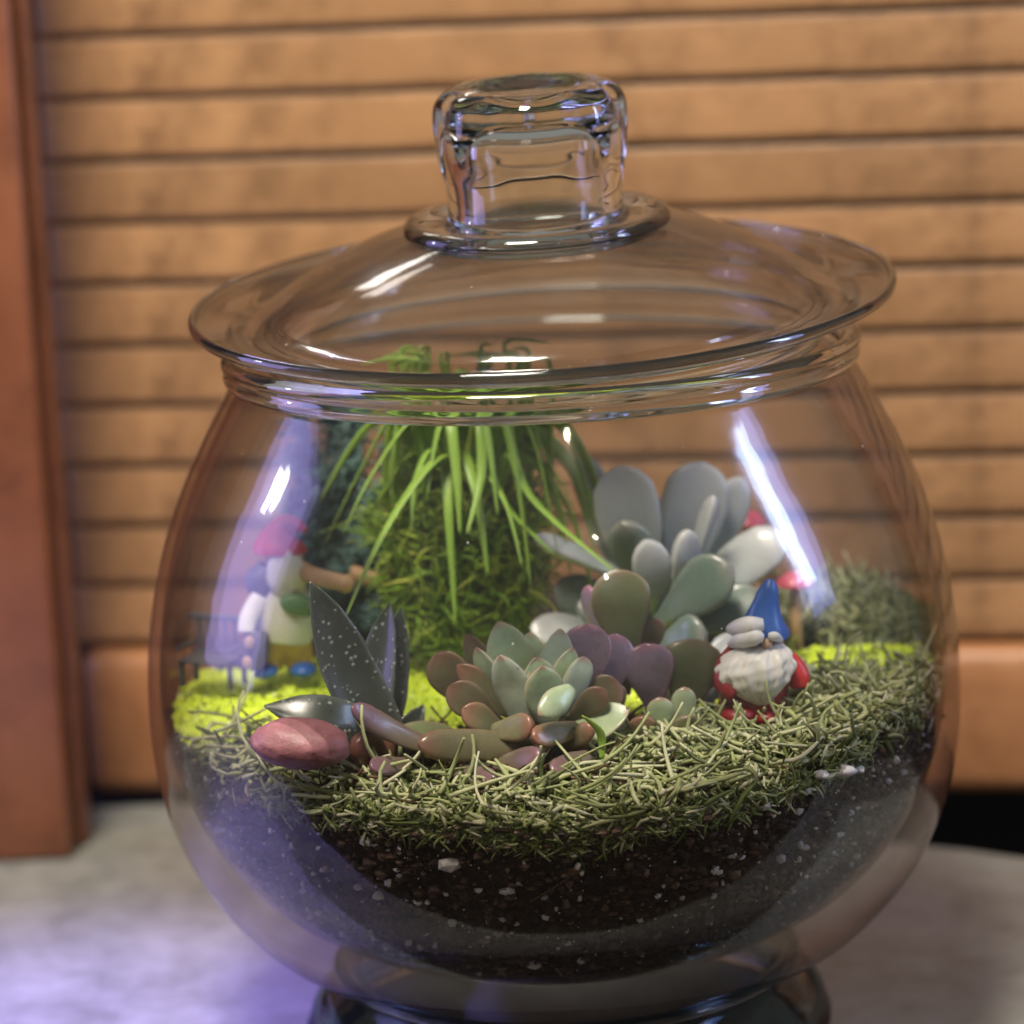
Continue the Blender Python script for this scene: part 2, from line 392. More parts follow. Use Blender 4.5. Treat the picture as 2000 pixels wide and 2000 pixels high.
# ------------------------------------------------------------------ setting: table, door, post
V, F = [], []
rim = [(-90, -10.8), (30, -10.8), (30, 7), (24, 11), (19, 14.0), (15, 16.6), (11, 18.6), (5, 20.5), (-4, 23.5), (-14, 27), (-90, 27)]
for z in (0, -3.2):
    for x, y in rim: V.append((x, y, z))
n = len(rim); F.append(tuple(range(n))); F.append(tuple(range(n, 2 * n))[::-1])
for i in range(n): F.append((i, i + n, (i + 1) % n + n, (i + 1) % n))
tb = mesh('table_top', V, F, M['table'], smooth=False); tag(tb, kind='structure')
bmod = tb.modifiers.new('bevel', 'BEVEL'); bmod.width = .004; bmod.segments = 4

YAW = R(-9)
door = thing('louvered_door', (-18.2, 28, 1.5), 'orange brown wooden louvered door standing behind the glass jar', 'door')
door.rotation_euler = (0, 0, YAW)
def dpart(name, V, F, mat, smooth=True):
    o = org(door); return mesh(name, [(v[0] + o.x, v[1] + o.y, v[2] + o.z) for v in V], F, mat, door, smooth)
# slat section: gently bowed board, lower edge forward
LEN = 52
sec = []
for i in range(13):
    u = i / 12; sec.append((-.24 + .22 * u - .04 * math.sin(math.pi * u) + .07 * (max(0, abs(2 * u - 1) - .84) / .16) ** 2, 2.30 * u))      # (y, z) front face
prof = sec + [(y + .62, z - .08) for y, z in reversed(sec)]
def slat_mesh():
    V, F = [], []; n = len(prof); xs = [0, .12] + [LEN * i / 24 for i in range(1, 24)] + [LEN - .12, LEN]
    for k, x in enumerate(xs):
        e = .82 if k in (0, len(xs) - 1) else 1
        for y, z in prof:
            V.append((x, y * e, 1.15 + (z - 1.15) * (.97 if e < 1 else 1) + .02 * noise.noise(Vector((x * .25, z, y)))))
    for k in range(len(xs) - 1):
        for i in range(n): F.append((k * n + i, (k + 1) * n + i, (k + 1) * n + (i + 1) % n, k * n + (i + 1) % n))
    F.append(tuple(range(n))); F.append(tuple((len(xs) - 1) * n + i for i in range(n))[::-1])
    return V, F
Z0 = 8.70 - 1.5
proto = None
for k in range(-1, 13):
    x = rnd(-.12, .12)
    if proto is None:
        proto = dpart('slat', *slat_mesh(), M['slat']); s = proto
    else:
        s = proto.copy(); col.objects.link(s); s.parent = door
    s.location = (x * U, 0, (Z0 + 2.365 * k + .07 + rnd(-.02, .02)) * U)
V, F = box(LEN / 2 + .1, .1, 2.35 - 1.5, LEN, 2.2, 5.75, bev=.75)
V = [(x, y, z + .93) for x, y, z in V]
dpart('bottom_rail', V, F, M['rail'])
V, F = box(LEN / 2, .95, 24, LEN + 4, .5, 44); dpart('gap_shade_sheet', V, F, M['dark'], False)  # added sheet, its dark brown stands for the shade between slats
V, F = box(LEN + 2.6, .2, 20, 5, 2.4, 44, bev=.3); dpart('stile', V, F, M['rail'])
post = thing('wooden_post', (-22.8, 20.8, 0), 'reddish brown upright wooden post standing on the table at the left edge', 'post')
V, F = box(-23.1, 21.6, 22, 10, 3.2, 44, bev=.28); 
mesh('post_board', V, F, M['post'], post)
V, F = box(-17.95, 22.4, 22.1, .5, 1.6, 44, bev=.1)
mesh('edge_strip', V, F, M['post'], post)
V, F = box(0, 42, 10, 160, 1, 130); bw = mesh('black_backdrop', V, F, M['black'], smooth=False); tag(bw, kind='structure')  # added black sheet for the shade in the gap below the door

# ------------------------------------------------------------------ jar
OUT = smooth_prof([(7.15, 2.55), (8.15, 3.05), (9.35, 3.75), (10.45, 4.85), (11.2, 5.9), (11.8, 7.1), (12.2, 8.3), (12.45, 9.8), (12.52, 11.4), (12.42, 13.2), (12.12, 15.0), (11.65, 16.7), (11.05, 18.2), (10.4, 19.5), (9.85, 20.5), (9.45, 21.2)], 5)
INN = smooth_prof([(0.05, 3.3), (4.0, 3.35), (6.4, 3.75), (8.5, 4.75), (9.95, 6.0), (11.0, 7.5), (11.65, 9.0), (12.0, 10.4), (12.12, 11.6), (12.08, 13.1), (11.8, 15.0), (11.35, 16.7), (10.75, 18.2), (10.1, 19.5), (9.55, 20.5), (9.15, 21.2)], 5)
def r_soil(z):
    T = [(.3, 3.36), (3.5, 3.42), (6.0, 3.8), (7.9, 4.65), (9.4, 5.85), (10.6, 7.3), (11.35, 8.8), (11.8, 10.1), (11.95, 11.2), (12.0, 14)]
    for (r0, z0), (r1, z1) in zip(T, T[1:]):
        if z <= z1: return r0 + (r1 - r0) * max(0, z - z0) / (z1 - z0)
    return 11.9
def r_in(z):
    for (r0, z0), (r1, z1) in zip(INN, INN[1:]):
        if z <= z1: return r0 + (r1 - r0) * max(0, (z - z0)) / max(1e-6, z1 - z0)
    return 9.2
bowl = thing('glass_jar', (0, 0, 0), 'round footed clear glass jar holding the soil, moss and succulents', 'glass jar')
wob = lambda p, a: (p[0] * (1 + .0015 * math.sin(3 * a + p[2] * .4)), p[1] * (1 + .0015 * math.sin(3 * a + p[2] * .4)), p[2])
prof = [(0.05, 3.0), (4.5, 2.95), (6.6, 2.8)] + OUT + list(reversed(INN))
V, F = lathe(prof, 200, deform=wob); mesh('bowl_wall', V, F, M['glass'], bowl)
# rim: thick rolled lip, solid glass
rimp = smooth_prof([(9.15, 21.22), (9.1, 21.7), (9.2, 22.05), (9.45, 22.18), (9.66, 22.05), (9.7, 21.85), (9.6, 21.7), (9.66, 21.5), (9.6, 21.32), (9.46, 21.22)], 4)
V, F = lathe(rimp, 200, deform=wob); mesh('rim', V, F, M['solid'], bowl)
footp = smooth_prof([(7.05, 2.5), (7.35, 2.2), (7.7, 1.75), (8.05, 1.2), (8.22, .62), (8.25, .5), (7.6, .5), (7.5, .8), (7.2, 1.4), (6.8, 1.9), (6.5, 2.45)], 4)
V, F = lathe(footp, 160, deform=wob); mesh('foot', V, F, M['footglass'], bowl)
fr_ = [(7.93 + .36 * math.cos(a), .25 + .235 * math.sin(a)) for a in [2 * math.pi * i / 16 for i in range(16)]]
V, F = lathe(fr_, 160, deform=wob); mesh('foot_ring', V, F, M['solid'], bowl)
wr = [(7.05 + .30 * math.cos(a), 2.56 + .16 * math.sin(a)) for a in [2 * math.pi * i / 16 for i in range(16)]]
V, F = lathe(wr, 160, deform=wob); mesh('waist_ring', V, F, M['solid'], bowl)

lid = thing('glass_lid', (0, 0, 21.9), 'clear domed glass lid with a thick round knob resting on the jar', 'lid')
TILT = Matrix.Rotation(R(-1.3), 3, 'Y') @ Matrix.Rotation(R(3.9), 3, 'X')      # it sits a little askew
def lt(p, a):
    q = TILT @ Vector((p[0], p[1], p[2] - 23.4)); return (q.x + .12, q.y, q.z + 23.4)
dome_o = smooth_prof([(10.5, 23.62), (10.62, 23.5), (10.45, 23.38), (9.9, 23.38), (9.3, 23.42), (8.8, 23.52), (8.3, 23.74), (7.5, 24.2), (6.5, 24.72), (5.4, 25.2), (4.4, 25.55), (3.6, 25.78), (3.0, 25.9)], 5)
dome_i = smooth_prof([(2.9, 25.62), (3.5, 25.5), (4.3, 25.27), (5.3, 24.92), (6.4, 24.44), (7.3, 23.95), (8.0, 23.4), (8.2, 23.1), (8.5, 22.95), (8.8, 23.0), (9.1, 23.12), (9.5, 23.14), (9.9, 23.15), (10.45, 23.22)], 5)
V, F = lathe(dome_o[::1] + dome_i, 200, deform=lt); mesh('dome', V, F, M['lidglass'], lid)
edge = [(10.58 + .13 * math.cos(a), 23.47 + .19 * math.sin(a)) for a in [2 * math.pi * i / 12 for i in range(12)]]
V, F = lathe(edge, 200, deform=lt); mesh('rolled_edge', V, F, M['solid'], lid)
well = smooth_prof([(8.15, 22.9), (7.98, 22.5), (8.0, 22.0), (8.2, 21.8), (8.45, 21.9), (8.62, 22.2), (8.72, 22.5), (8.85, 22.7), (8.7, 22.88), (8.4, 22.93), (8.15, 22.9)], 4)
V, F = lathe(well[:-1], 200, deform=lt); mesh('seat_ring', V, F, M['solid'], lid)
r2 = [(9.35 + .30 * math.cos(a), 23.02 + .10 * math.sin(a)) for a in [2 * math.pi * i / 12 for i in range(12)]]
V, F = lathe(r2, 200, deform=lt); mesh('flange_ridge', V, F, M['solid'], lid)
collar = smooth_prof([(2.3, 25.75), (2.9, 25.9), (3.55, 26.0), (3.9, 25.95), (4.05, 25.7), (3.9, 25.42), (3.5, 25.3), (2.9, 25.42), (2.3, 25.5), (2.3, 25.75)], 4)
V, F = lathe(collar[:-1], 120, deform=lt); mesh('collar', V, F, M['solid'], lid)
# hollow knob: thick-walled cup closed on top
kp = smooth_prof([(.04, 29.45), (1.0, 29.6), (1.75, 29.86), (2.35, 29.84), (2.74, 29.52), (2.86, 29.0), (2.84, 28.3), (2.76, 27.5), (2.66, 26.8), (2.62, 26.2), (2.8, 25.85), (2.5, 25.75), (2.15, 25.85), (2.02, 26.4), (2.05, 27.3), (2.15, 28.1), (2.0, 28.65), (1.3, 28.9), (.04, 28.9)], 5)
def kn(p, a):
    f = 1 + .022 * math.cos(8 * a) * max(0, min(1, (p[2] - 27.2)))
    return lt((p[0] * f, p[1] * f, p[2]), a)
V, F = lathe(kp, 120, deform=kn); mesh('knob', V, F, M['solid'], lid)

# ------------------------------------------------------------------ soil
def zs(x, y):
    r = math.hypot(x, y)
    z = 11.05 + .035 * y + .25 * noise.noise(Vector((x * .3, y * .3, 1.7))) + .12 * noise.noise(Vector((x, y, 4)))
    front = max(0, min(1, (r - 8.2) / 3.6)) * max(0, -y / 12.5)
    z -= .38 * front
    z += max(0, x - 5) * .05 * max(0, min(1, (-y - 2) / 3))
    return z
V, F = [], []
NA = 460; rings = []
zt_list = [i / 80 for i in range(81)]
for j in range(NA):
    a = 2 * math.pi * j / NA; ca, sa = math.cos(a), math.sin(a)
    zt = zs(12 * ca, 12 * sa) + .12 * noise.noise(Vector((ca * 9, sa * 9, 0)))
    for u in zt_list:                               # wall of soil against the glass
        z = 3.40 + (zt - 3.40) * u; r = r_soil(z) - .02
        q_ = Vector((r * ca, r * sa, z)); k = noise.fractal(q_ * 2.1, .75, 2.1, 5)
        cav = max(0, noise.noise(q_ * .9 + Vector((5, 1, 2))) - .18)          # hollows where the soil stands off the glass
        r = r - .26 * abs(k) - .9 * cav - (.25 if u == 0 else 0)
        V.append((max(.05, r) * ca, max(.05, r) * sa, z))
    rt = r_soil(zt) - .1
    for i in range(1, 24):                          # top surface
        r = rt * (1 - i / 24.0); x, y = r * ca, r * sa
        V.append((x, y, zs(x, y) + .16 * noise.fractal(Vector((x, y, 0)) * 1.5, .8, 2, 4)))
k = len(zt_list) + 23
for j in range(NA):
    j2 = (j + 1) % NA
    for i in range(k - 1): F.append((j * k + i, j2 * k + i, j2 * k + i + 1, j * k + i + 1))
so = mesh('potting_soil', V, F, M['soil'])
tag(so, 'dark brown potting soil filling the lower half of the glass jar', 'soil', kind='stuff')

def strand(p, az, el, L, r, curl, n=5):
    d = Vector((math.cos(az) * math.cos(el), math.sin(az) * math.cos(el), math.sin(el)))
    pts = [p]; q = Vector(p)
    ax = Vector((rnd(-1, 1), rnd(-1, 1), rnd(-1, 1) + .6)).normalized()
    for i in range(n):
        d = (Matrix.Rotation(curl * rnd(.5, 1.5) / n, 3, ax) @ d).normalized(); q = q + d * (L / n); pts.append(q.copy())
    return pts
# crumbs and perlite pressed against the glass
def chunk(c, r, sq=(1, 1, 1), seed=0):
    V = []; t = (1 + 5 ** .5) / 2
    P = [(-1, t, 0), (1, t, 0), (-1, -t, 0), (1, -t, 0), (0, -1, t), (0, 1, t), (0, -1, -t), (0, 1, -t), (t, 0, -1), (t, 0, 1), (-t, 0, -1), (-t, 0, 1)]
    Fc = [(0, 11, 5), (0, 5, 1), (0, 1, 7), (0, 7, 10), (0, 10, 11), (1, 5, 9), (5, 11, 4), (11, 10, 2), (10, 7, 6), (7, 1, 8), (3, 9, 4), (3, 4, 2), (3, 2, 6), (3, 6, 8), (3, 8, 9), (4, 9, 5), (2, 4, 11), (6, 2, 10), (8, 6, 7), (9, 8, 1)]
    for p in P:
        v = Vector(p).normalized() * r * rnd(.65, 1.2); V.append((v.x * sq[0] + c[0], v.y * sq[1] + c[1], v.z * sq[2] + c[2]))
    return V, Fc
def wallpoint(a, z, off=.03):
    r = min(r_in(z), r_soil(z) + .06) - off; return Vector((r * math.cos(a), r * math.sin(a), z))
parts = []
for i in range(640):
    a = R(rnd(185, 355)); z = 3.8 + 6.8 * random.random() ** .7; p = wallpoint(a, z, .05)
    if z > zs(p.x, p.y) - .1: continue
    parts.append(chunk(p, .035 + .13 * random.random() ** 3, (rnd(.6, 1.3), rnd(.6, 1), rnd(.6, 1.2))))
for i in range(120):
    x, y = rnd(-10, 10), rnd(-11, 3)
    if math.hypot(x, y) > 11: continue
    parts.append(chunk((x, y, zs(x, y) + .05), rnd(.05, .12)))
for (px, py, s) in [(850, 1630, .3), (1225, 1705, .17), (1345, 1690, .14), (1355, 1645, .14), (1520, 1600, .16), (1440, 1520, .18), (1560, 1535, .14), (1010, 1820, .2)]:
    best = None
    for q in range(4000):
        t_ = 88 + q * .01; P = CAM + ray(px, py) * t_
        if math.hypot(P.x, P.y) < r_soil(P.z) + .02: best = P; break
    if best: parts.append(chunk(best, s, (1.2, .6, .8))); 
V, F = merge(*parts); tag(mesh('perlite', V, F, M['perlite'], smooth=False), 'small white perlite flecks scattered through the dark soil', 'perlite', kind='stuff')
parts = []
for i in range(9000):
    a = R(rnd(180, 360)); z = 3.7 + 7.4 * random.random(); p = wallpoint(a, z, .07)
    if z > zs(p.x, p.y): continue
    parts.append(chunk(p, .045 + .17 * random.random() ** 4, (rnd(.7, 1.3), rnd(.7, 1.3), rnd(.5, 1.1))))
V, F = merge(*parts); tag(mesh('soil_crumbs', V, F, M['crumb'], smooth=False), 'loose dark soil crumbs pressed against the front glass', 'soil crumbs', kind='stuff')
bark = []
for i in range(260):                                # bark chips and fine roots between the crumbs
    a = R(rnd(185, 355)); z = rnd(4.0, 10.6); p = wallpoint(a, z, .05)
    if z > zs(p.x, p.y) - .2: continue
    if i % 3: bark.append(chunk(p, rnd(.09, .22), (1.4, .6, .45)))
    else:
        q = strand(p, a + random.choice((-1, 1)) * math.pi / 2, rnd(-.8, .8), rnd(.5, 1.8), 0, rnd(-1.5, 1.5), 6)
        q = [Vector((v.x, v.y, v.z)) * 1 for v in q]
        for v in q:
            rr = math.hypot(v.x, v.y); rm = r_soil(v.z) + .05; v.x *= rm / rr; v.y *= rm / rr
        bark.append(tube(q, .018, 4))
V, F = merge(*bark); tag(mesh('bark_chips', V, F, M['bark'], smooth=False), 'reddish brown bark chips and fine roots in the soil behind the glass', 'bark chips', kind='stuff')
for (px, py, s, lab) in [(1590, 1455, .32, 'white perlite lump lying leftmost on the soil at right, ridged and widest'), (1618, 1452, .2, 'small rounded white perlite lump right beside the wider lump'), (1548, 1462, .22, 'flat white perlite lump half under the moss at right')]:
    for q in range(4000):
        P = CAM + ray(px, py) * (88 + q * .01)
        if math.hypot(P.x, P.y) < r_in(P.z) - .12 : break
    V, F = ell(P, (s * 1.2, s * .7, s * .6), 12, 8, nz=.35, ns=1.5, seed=px)
    tag(mesh('perlite_lump', V, F, M['perlite']), lab, 'perlite lump', 'larger perlite lumps on the soil')

# ------------------------------------------------------------------ lime gravel
parts = []
for i in range(15000):
    x, y = rnd(-11.9, 11.9), rnd(-4.9, 3.6)
    r = math.hypot(x, y); fr = -3.2 + 1.0 * noise.noise(Vector((x * .5, 0, 3)))
    if x < -3: fr -= 1.2
    if x > 6: fr += .2
    if r > 11.8 or y < fr or (x > 6 and y > 2.4): continue
    s = rnd(.06, .12); zz = zs(x, y) + .14 + rnd(0, .12)
    parts.append(chunk((x, y, zz), s))
V, F = merge(*parts); tag(mesh('lime_gravel', V, F, M['sand'], smooth=False), 'bright yellow green gravel band across the middle of the terrarium', 'gravel', kind='stuff')

# ------------------------------------------------------------------ moss
def keep(pts, off=.08):
    out = []
    for p in pts:
        p = Vector(p); rr = math.hypot(p.x, p.y); rm = r_in(p.z) - off
        if rr > rm: p.x *= rm / rr; p.y *= rm / rr
        out.append(p)
    return out
parts, dark = [], []
def moss_zone(n, fx, fy, hmax, test, rs=(.035, .10), Ls=(.3, 1.8), tilt=.45, lst=None):
    lst = parts if lst is None else lst
    for i in range(n):
        x, y = rnd(*fx), rnd(*fy); r = math.hypot(x, y)
        if r > 11.9 or not test(x, y, r): continue
        h = hmax(x, y) if callable(hmax) else hmax
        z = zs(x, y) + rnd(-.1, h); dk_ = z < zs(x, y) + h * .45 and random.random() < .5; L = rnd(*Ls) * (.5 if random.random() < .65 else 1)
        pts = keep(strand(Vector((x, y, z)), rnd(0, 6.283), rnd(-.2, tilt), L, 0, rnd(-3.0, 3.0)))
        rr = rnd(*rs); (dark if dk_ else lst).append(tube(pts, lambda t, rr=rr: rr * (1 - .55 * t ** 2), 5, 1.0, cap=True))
# front arc
def hfront(x, y): return .22 + .5 * max(0, noise.noise(Vector((x * .35, y * .35, 9)))) + (.5 if x > 2 else 0) + (.25 if x > 5 else 0)
def tfront(x, y, r):
    inner = 8.8 - (2.2 if x > 1 else 0) - (1.5 if x > 5 else 0) - (.8 if x < -6 else 0)
    return y < -1.5 - (2.5 if x < 0 else 0) and r > inner + noise.noise(Vector((x, y, 0))) * .8
moss_zone(9500, (-12, 12), (-12, 0), hfront, lambda x, y, r: tfront(x, y, r) and noise.noise(Vector((x * .8, y * .8, 11))) > -.22 - .1 * random.random())
# inner scatter
moss_zone(900, (-9, 9), (-9, -4), .12, lambda x, y, r: r < 9 and noise.noise(Vector((x * .5, y * .5, 2))) > -.05, (.03, .06), (.4, 1.2))
# right side
moss_zone(900, (6, 12), (-6, -3.2), .5, lambda x, y, r: True, tilt=.7)
moss_zone(1100, (5, 12), (3.6, 8), .8, lambda x, y, r: True, tilt=1.0)
moss_zone(60, (7, 12), (-3, 3), .5, lambda x, y, r: True, tilt=1.2)
# hanging down the glass below the soil line (front)
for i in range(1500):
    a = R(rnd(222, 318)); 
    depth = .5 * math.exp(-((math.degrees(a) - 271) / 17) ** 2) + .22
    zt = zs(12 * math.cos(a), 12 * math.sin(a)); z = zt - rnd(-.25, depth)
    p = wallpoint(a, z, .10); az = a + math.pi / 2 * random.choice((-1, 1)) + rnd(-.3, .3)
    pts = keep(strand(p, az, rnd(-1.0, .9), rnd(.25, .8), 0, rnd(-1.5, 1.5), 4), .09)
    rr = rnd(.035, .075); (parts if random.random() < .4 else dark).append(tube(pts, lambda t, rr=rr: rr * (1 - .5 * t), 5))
# long pale stems lying on top
for i in range(260):
    a = R(rnd(200, 345)); r = rnd(9.0, 11.6); x, y = r * math.cos(a), r * math.sin(a)
    pts = keep(strand(Vector((x, y, zs(x, y) + rnd(.2, .55))), rnd(0, 6.28), rnd(-.1, .5), rnd(1.3, 2.9), 0, rnd(-1.8, 1.8), 7))
    rr = rnd(.05, .085); parts.append(tube(pts, lambda t, rr=rr: rr * (1 - .4 * t), 6))
V, F = merge(*parts); tag(mesh('dry_moss', V, F, M['moss']), 'pale green dried moss shreds covering the soil along the front glass', 'moss', kind='stuff')
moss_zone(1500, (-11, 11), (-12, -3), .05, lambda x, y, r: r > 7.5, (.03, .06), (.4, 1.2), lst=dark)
V, F = merge(*dark); tag(mesh('dark_moss', V, F, M['moss_dark']), 'darker moss layer just below the pale moss at the front', 'moss', kind='stuff')
# dark mossy mound at the back right
parts, dk = [], []
c0 = at(1655, 1165, 5.0)
for i in range(2600):
    d = Vector((rnd(-1, 1), rnd(-1, 1), rnd(-.6, 1)));
    if d.length > 1: continue
    d.normalize(); p = Vector((c0.x + d.x * 2.3, c0.y + d.y * 1.7, c0.z - .7 + d.z * 1.6 - .55 * d.x))
    pts = keep(strand(p, rnd(0, 6.28), rnd(-.6, 1.2), rnd(.4, 1.5), 0, rnd(-2.5, 2.5), 4)); rr = rnd(.03, .07)
    (parts if d.x > .5 or random.random() < .8 else dk).append(tube(pts, lambda t, rr=rr: rr * (1 - .5 * t), 4))
mound = thing('moss_mound', (c0.x, c0.y, 11.2), 'dark mound of mossy foliage at the back right, against the glass', 'moss mound')
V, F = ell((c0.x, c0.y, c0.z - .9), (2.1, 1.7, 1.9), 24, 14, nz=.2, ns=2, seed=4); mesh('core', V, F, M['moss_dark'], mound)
V, F = merge(*parts); o = mesh('foliage', V, F, M['moss'], mound); o['kind'] = 'stuff'
V, F = merge(*dk); o = mesh('dark_foliage', V, F, M['moss_dark'], mound); o['kind'] = 'stuff'
# bright green flake, young shoot
p = at(1690, 1338, -5.2); V, F = ell(p, (.45, .12, .2), 14, 8, Matrix.Rotation(.4, 3, 'Y')); 
tag(mesh('leaf_scrap', V, F, M['grass']), 'small bright green leaf scrap lying on the soil at the right glass', 'leaf scrap')
pts = smooth_prof([tuple(at(1135, 1432, -9.6)), tuple(at(1136, 1400, -9.5)), tuple(at(1128, 1375, -9.6)), tuple(at(1098, 1350, -9.8))], 4)
V, F = tube(pts, lambda t: .11 * math.sin(math.pi * (.12 + .86 * t)) + .015, 8, .4, (0, -1, 0)); tag(mesh('young_shoot', V, F, M['grass']), 'thin curved pale green shoot rising from the moss right of the rosette', 'shoot')

parts = []
for i in range(240):
    x, y = rnd(-9, 9), rnd(-10.5, -4); r = math.hypot(x, y)
    if r > 11.3: continue
    z = zs(x, y) + rnd(.1, .5); q = strand(Vector((x, y, z)), rnd(0, 6.28), rnd(-.2, .6), rnd(.3, 1.2), 0, rnd(-1, 1), 4)
    parts.append(tube(q, rnd(.02, .05), 4))
V, F = merge(*parts); tag(mesh('dry_debris', V, F, M['bark']), 'thin brown dry bits scattered over the moss', 'debris', kind='stuff')
# ------------------------------------------------------------------ pink stone
p = at(567, 1402, -9.4)
st = thing('stone', (p.x, p.y, p.z - .7), 'smooth reddish pink stone lying on the moss at the left front', 'stone')
V, F = ell(p, (1.40, .95, .70), 48, 32, Matrix.Rotation(R(7), 3, 'Y'), nz=.09, ns=1.1, seed=8); mesh('stone_body', V, F, M['stone'], st)

# ------------------------------------------------------------------ succulents: leaves given by base and tip
def L_(plant, bx, by, bY, tx, ty, tY, wpx, thk, shape, mat, nrm=(0, -1, .3), bend=0., cup=.25, name='leaf', label=None):
    s = len(plant.children)
    o = leaf(name, at(bx, by, bY), at(tx, ty, tY), nrm, wpx / 61., thk, shape, M[mat], plant, bend, cup, s)
    if label: o['label'] = label
    return o
c = at(1010, 1400, -7)
ros = thing('rosette_succulent', (c.x, c.y, 11.2), 'pale green rosette succulent with pink tipped leaves, front centre', 'succulent')
FN = (0, -1, .5)
for a in [
 # inner leaves
 (1000, 1345, -6.2, 985, 1262, -6.3, 40, .30, 'ovate', 'echo', (.2, -1, .3), .03, .3),
 (1020, 1350, -6.5, 1012, 1240, -6.9, 78, .42, 'ovate', 'echo', (.3, -1, .4), .05, .35),
 (990, 1372, -7.0, 943, 1236, -7.6, 70, .5, 'ovate', 'echo_blue', (-.35, -1, .25), -.05, .1),
 (1035, 1365, -7.2, 1022, 1256, -7.7, 76, .45, 'ovate', 'echo', (.25, -1, .35), -.04, .15),
 (985, 1330, -5.6, 942, 1172, -5.4, 92, .40, 'ovate', 'echo', (.1, -1, .3), .06, .35),
 (975, 1345, -6.2, 898, 1222, -6.6, 56, .38, 'ovate', 'echo', (-.8, -1, .3), .05, .3),
 (1005, 1310, -5.3, 1000, 1192, -5.0, 62, .34, 'ovate', 'echo', (0, -1, .35), .04, .3),
 (1045, 1345, -6.0, 1058, 1186, -5.8, 68, .36, 'ovate', 'echo_blue', (-.1, -1, .3), .05, .3),
 (1050, 1350, -6.6, 1106, 1240, -6.7, 50, .34, 'finger', 'echo_blue', (.7, -1, .5), .05, .2),
 (1080, 1300, -7.9, 1016, 1350, -8.8, 50, .42, 'ovate', 'echo', (.2, -1, .35), .02, -.05),
 (1070, 1365, -6.7, 1142, 1302, -7.4, 52, .40, 'spoon', 'echo_brown', (.5, -1, .6), .05, .2),
 (1010, 1335, -6.9, 1002, 1268, -7.4, 34, .3, 'ovate', 'echo_blue', (0, -1, .6), .05, .3),
 (1025, 1340, -6.9, 1040, 1278, -7.3, 36, .3, 'ovate', 'echo', (.4, -1, .6), .05, .3),
 (1040, 1330, -6.6, 1082, 1222, -6.5, 52, .34, 'ovate', 'echo', (.5, -1, .3), .05, .3),
 (960, 1330, -5.6, 880, 1196, -5.4, 60, .36, 'ovate', 'echo_brown', (-.4, -1, .3), .05, .3),
 # lower ring
 (930, 1382, -7.6, 1005, 1366, -8.4, 50, .5, 'finger', 'echo_red', (0, -1, .5), -.05, .1),
 (1090, 1375, -7.5, 1005, 1392, -8.7, 46, .48, 'finger', 'echo_red', (0, -1, .55), -.03, .1),
 (1060, 1412, -7.3, 1118, 1372, -8.2, 40, .45, 'finger', 'echo_red', (.2, -1, .6), .0, .1),
 (1070, 1405, -7.0, 1188, 1338, -7.4, 74, .42, 'ovate', 'echo', (.1, -.8, .9), .08, .35),
 (1080, 1345, -6.2, 1172, 1292, -6.6, 72, .42, 'spoon', 'echo_brown', (.3, -1, .6), .06, .25),
 (900, 1345, -6.0, 824, 1232, -6.2, 78, .42, 'spoon', 'echo_brown', (-.3, -1, .3), .08, .35),
 (950, 1370, -6.6, 846, 1296, -7.0, 66, .42, 'spoon', 'echo_brown', (-.3, -1, .5), .06, .3),
 (960, 1385, -6.8, 872, 1338, -7.4, 52, .40, 'spoon', 'echo_red', (-.3, -1, .6), .06, .3),
 (985, 1350, -6.3, 862, 1254, -6.4, 60, .42, 'ovate', 'echo_red', (-.4, -1, .35), .06, .3),
 # leaves with the violet light painted into their colour
 (1110, 1320, -5.8, 1108, 1176, -5.6, 92, .48, 'spoon', 'lav', (-.2, -1, .4), .08, .25),
 (1140, 1330, -5.4, 1165, 1196, -5.2, 74, .45, 'spoon', 'lav', (.3, -1, .4), .08, .25),
 # long low leaves
 (1005, 1408, -7.6, 788, 1404, -8.6, 62, .62, 'finger', 'echo_brown', (0, -1, .5), -.03, .05),
 (830, 1415, -7.6, 664, 1334, -8.6, 46, .46, 'finger', 'purple', (.3, -1, .7), -.10, .1),
 (930, 1448, -8.0, 1022, 1424, -9.0, 46, .45, 'finger', 'purple', (0, -1, .8), .0, .1),
 (860, 1455, -8.2, 935, 1470, -9.4, 40, .4, 'finger', 'purple', (0, -1, .8), .0, .1),
 (1110, 1425, -8.2, 1042, 1456, -9.4, 44, .42, 'finger', 'purple', (0, -1, .8), .0, .1),
 (770, 1440, -8.0, 700, 1448, -9.2, 40, .35, 'finger', 'purple', (0, -1, .8), .0, .1),
 (880, 1400, -6.4, 745, 1380, -7.0, 60, .35, 'ovate', 'olive', (0, -1, .8), .0, .1),
 (940, 1420, -6.4, 850, 1440, -7.6, 60, .5, 'finger', 'olive', (0, -1, .8), .0, .1),
]: L_(ros, *a)
V, F = tube([at(1010, 1450, -7.2), at(1012, 1330, -6.4)], .5, 10); mesh('stem', V, F, M['purple'], ros)

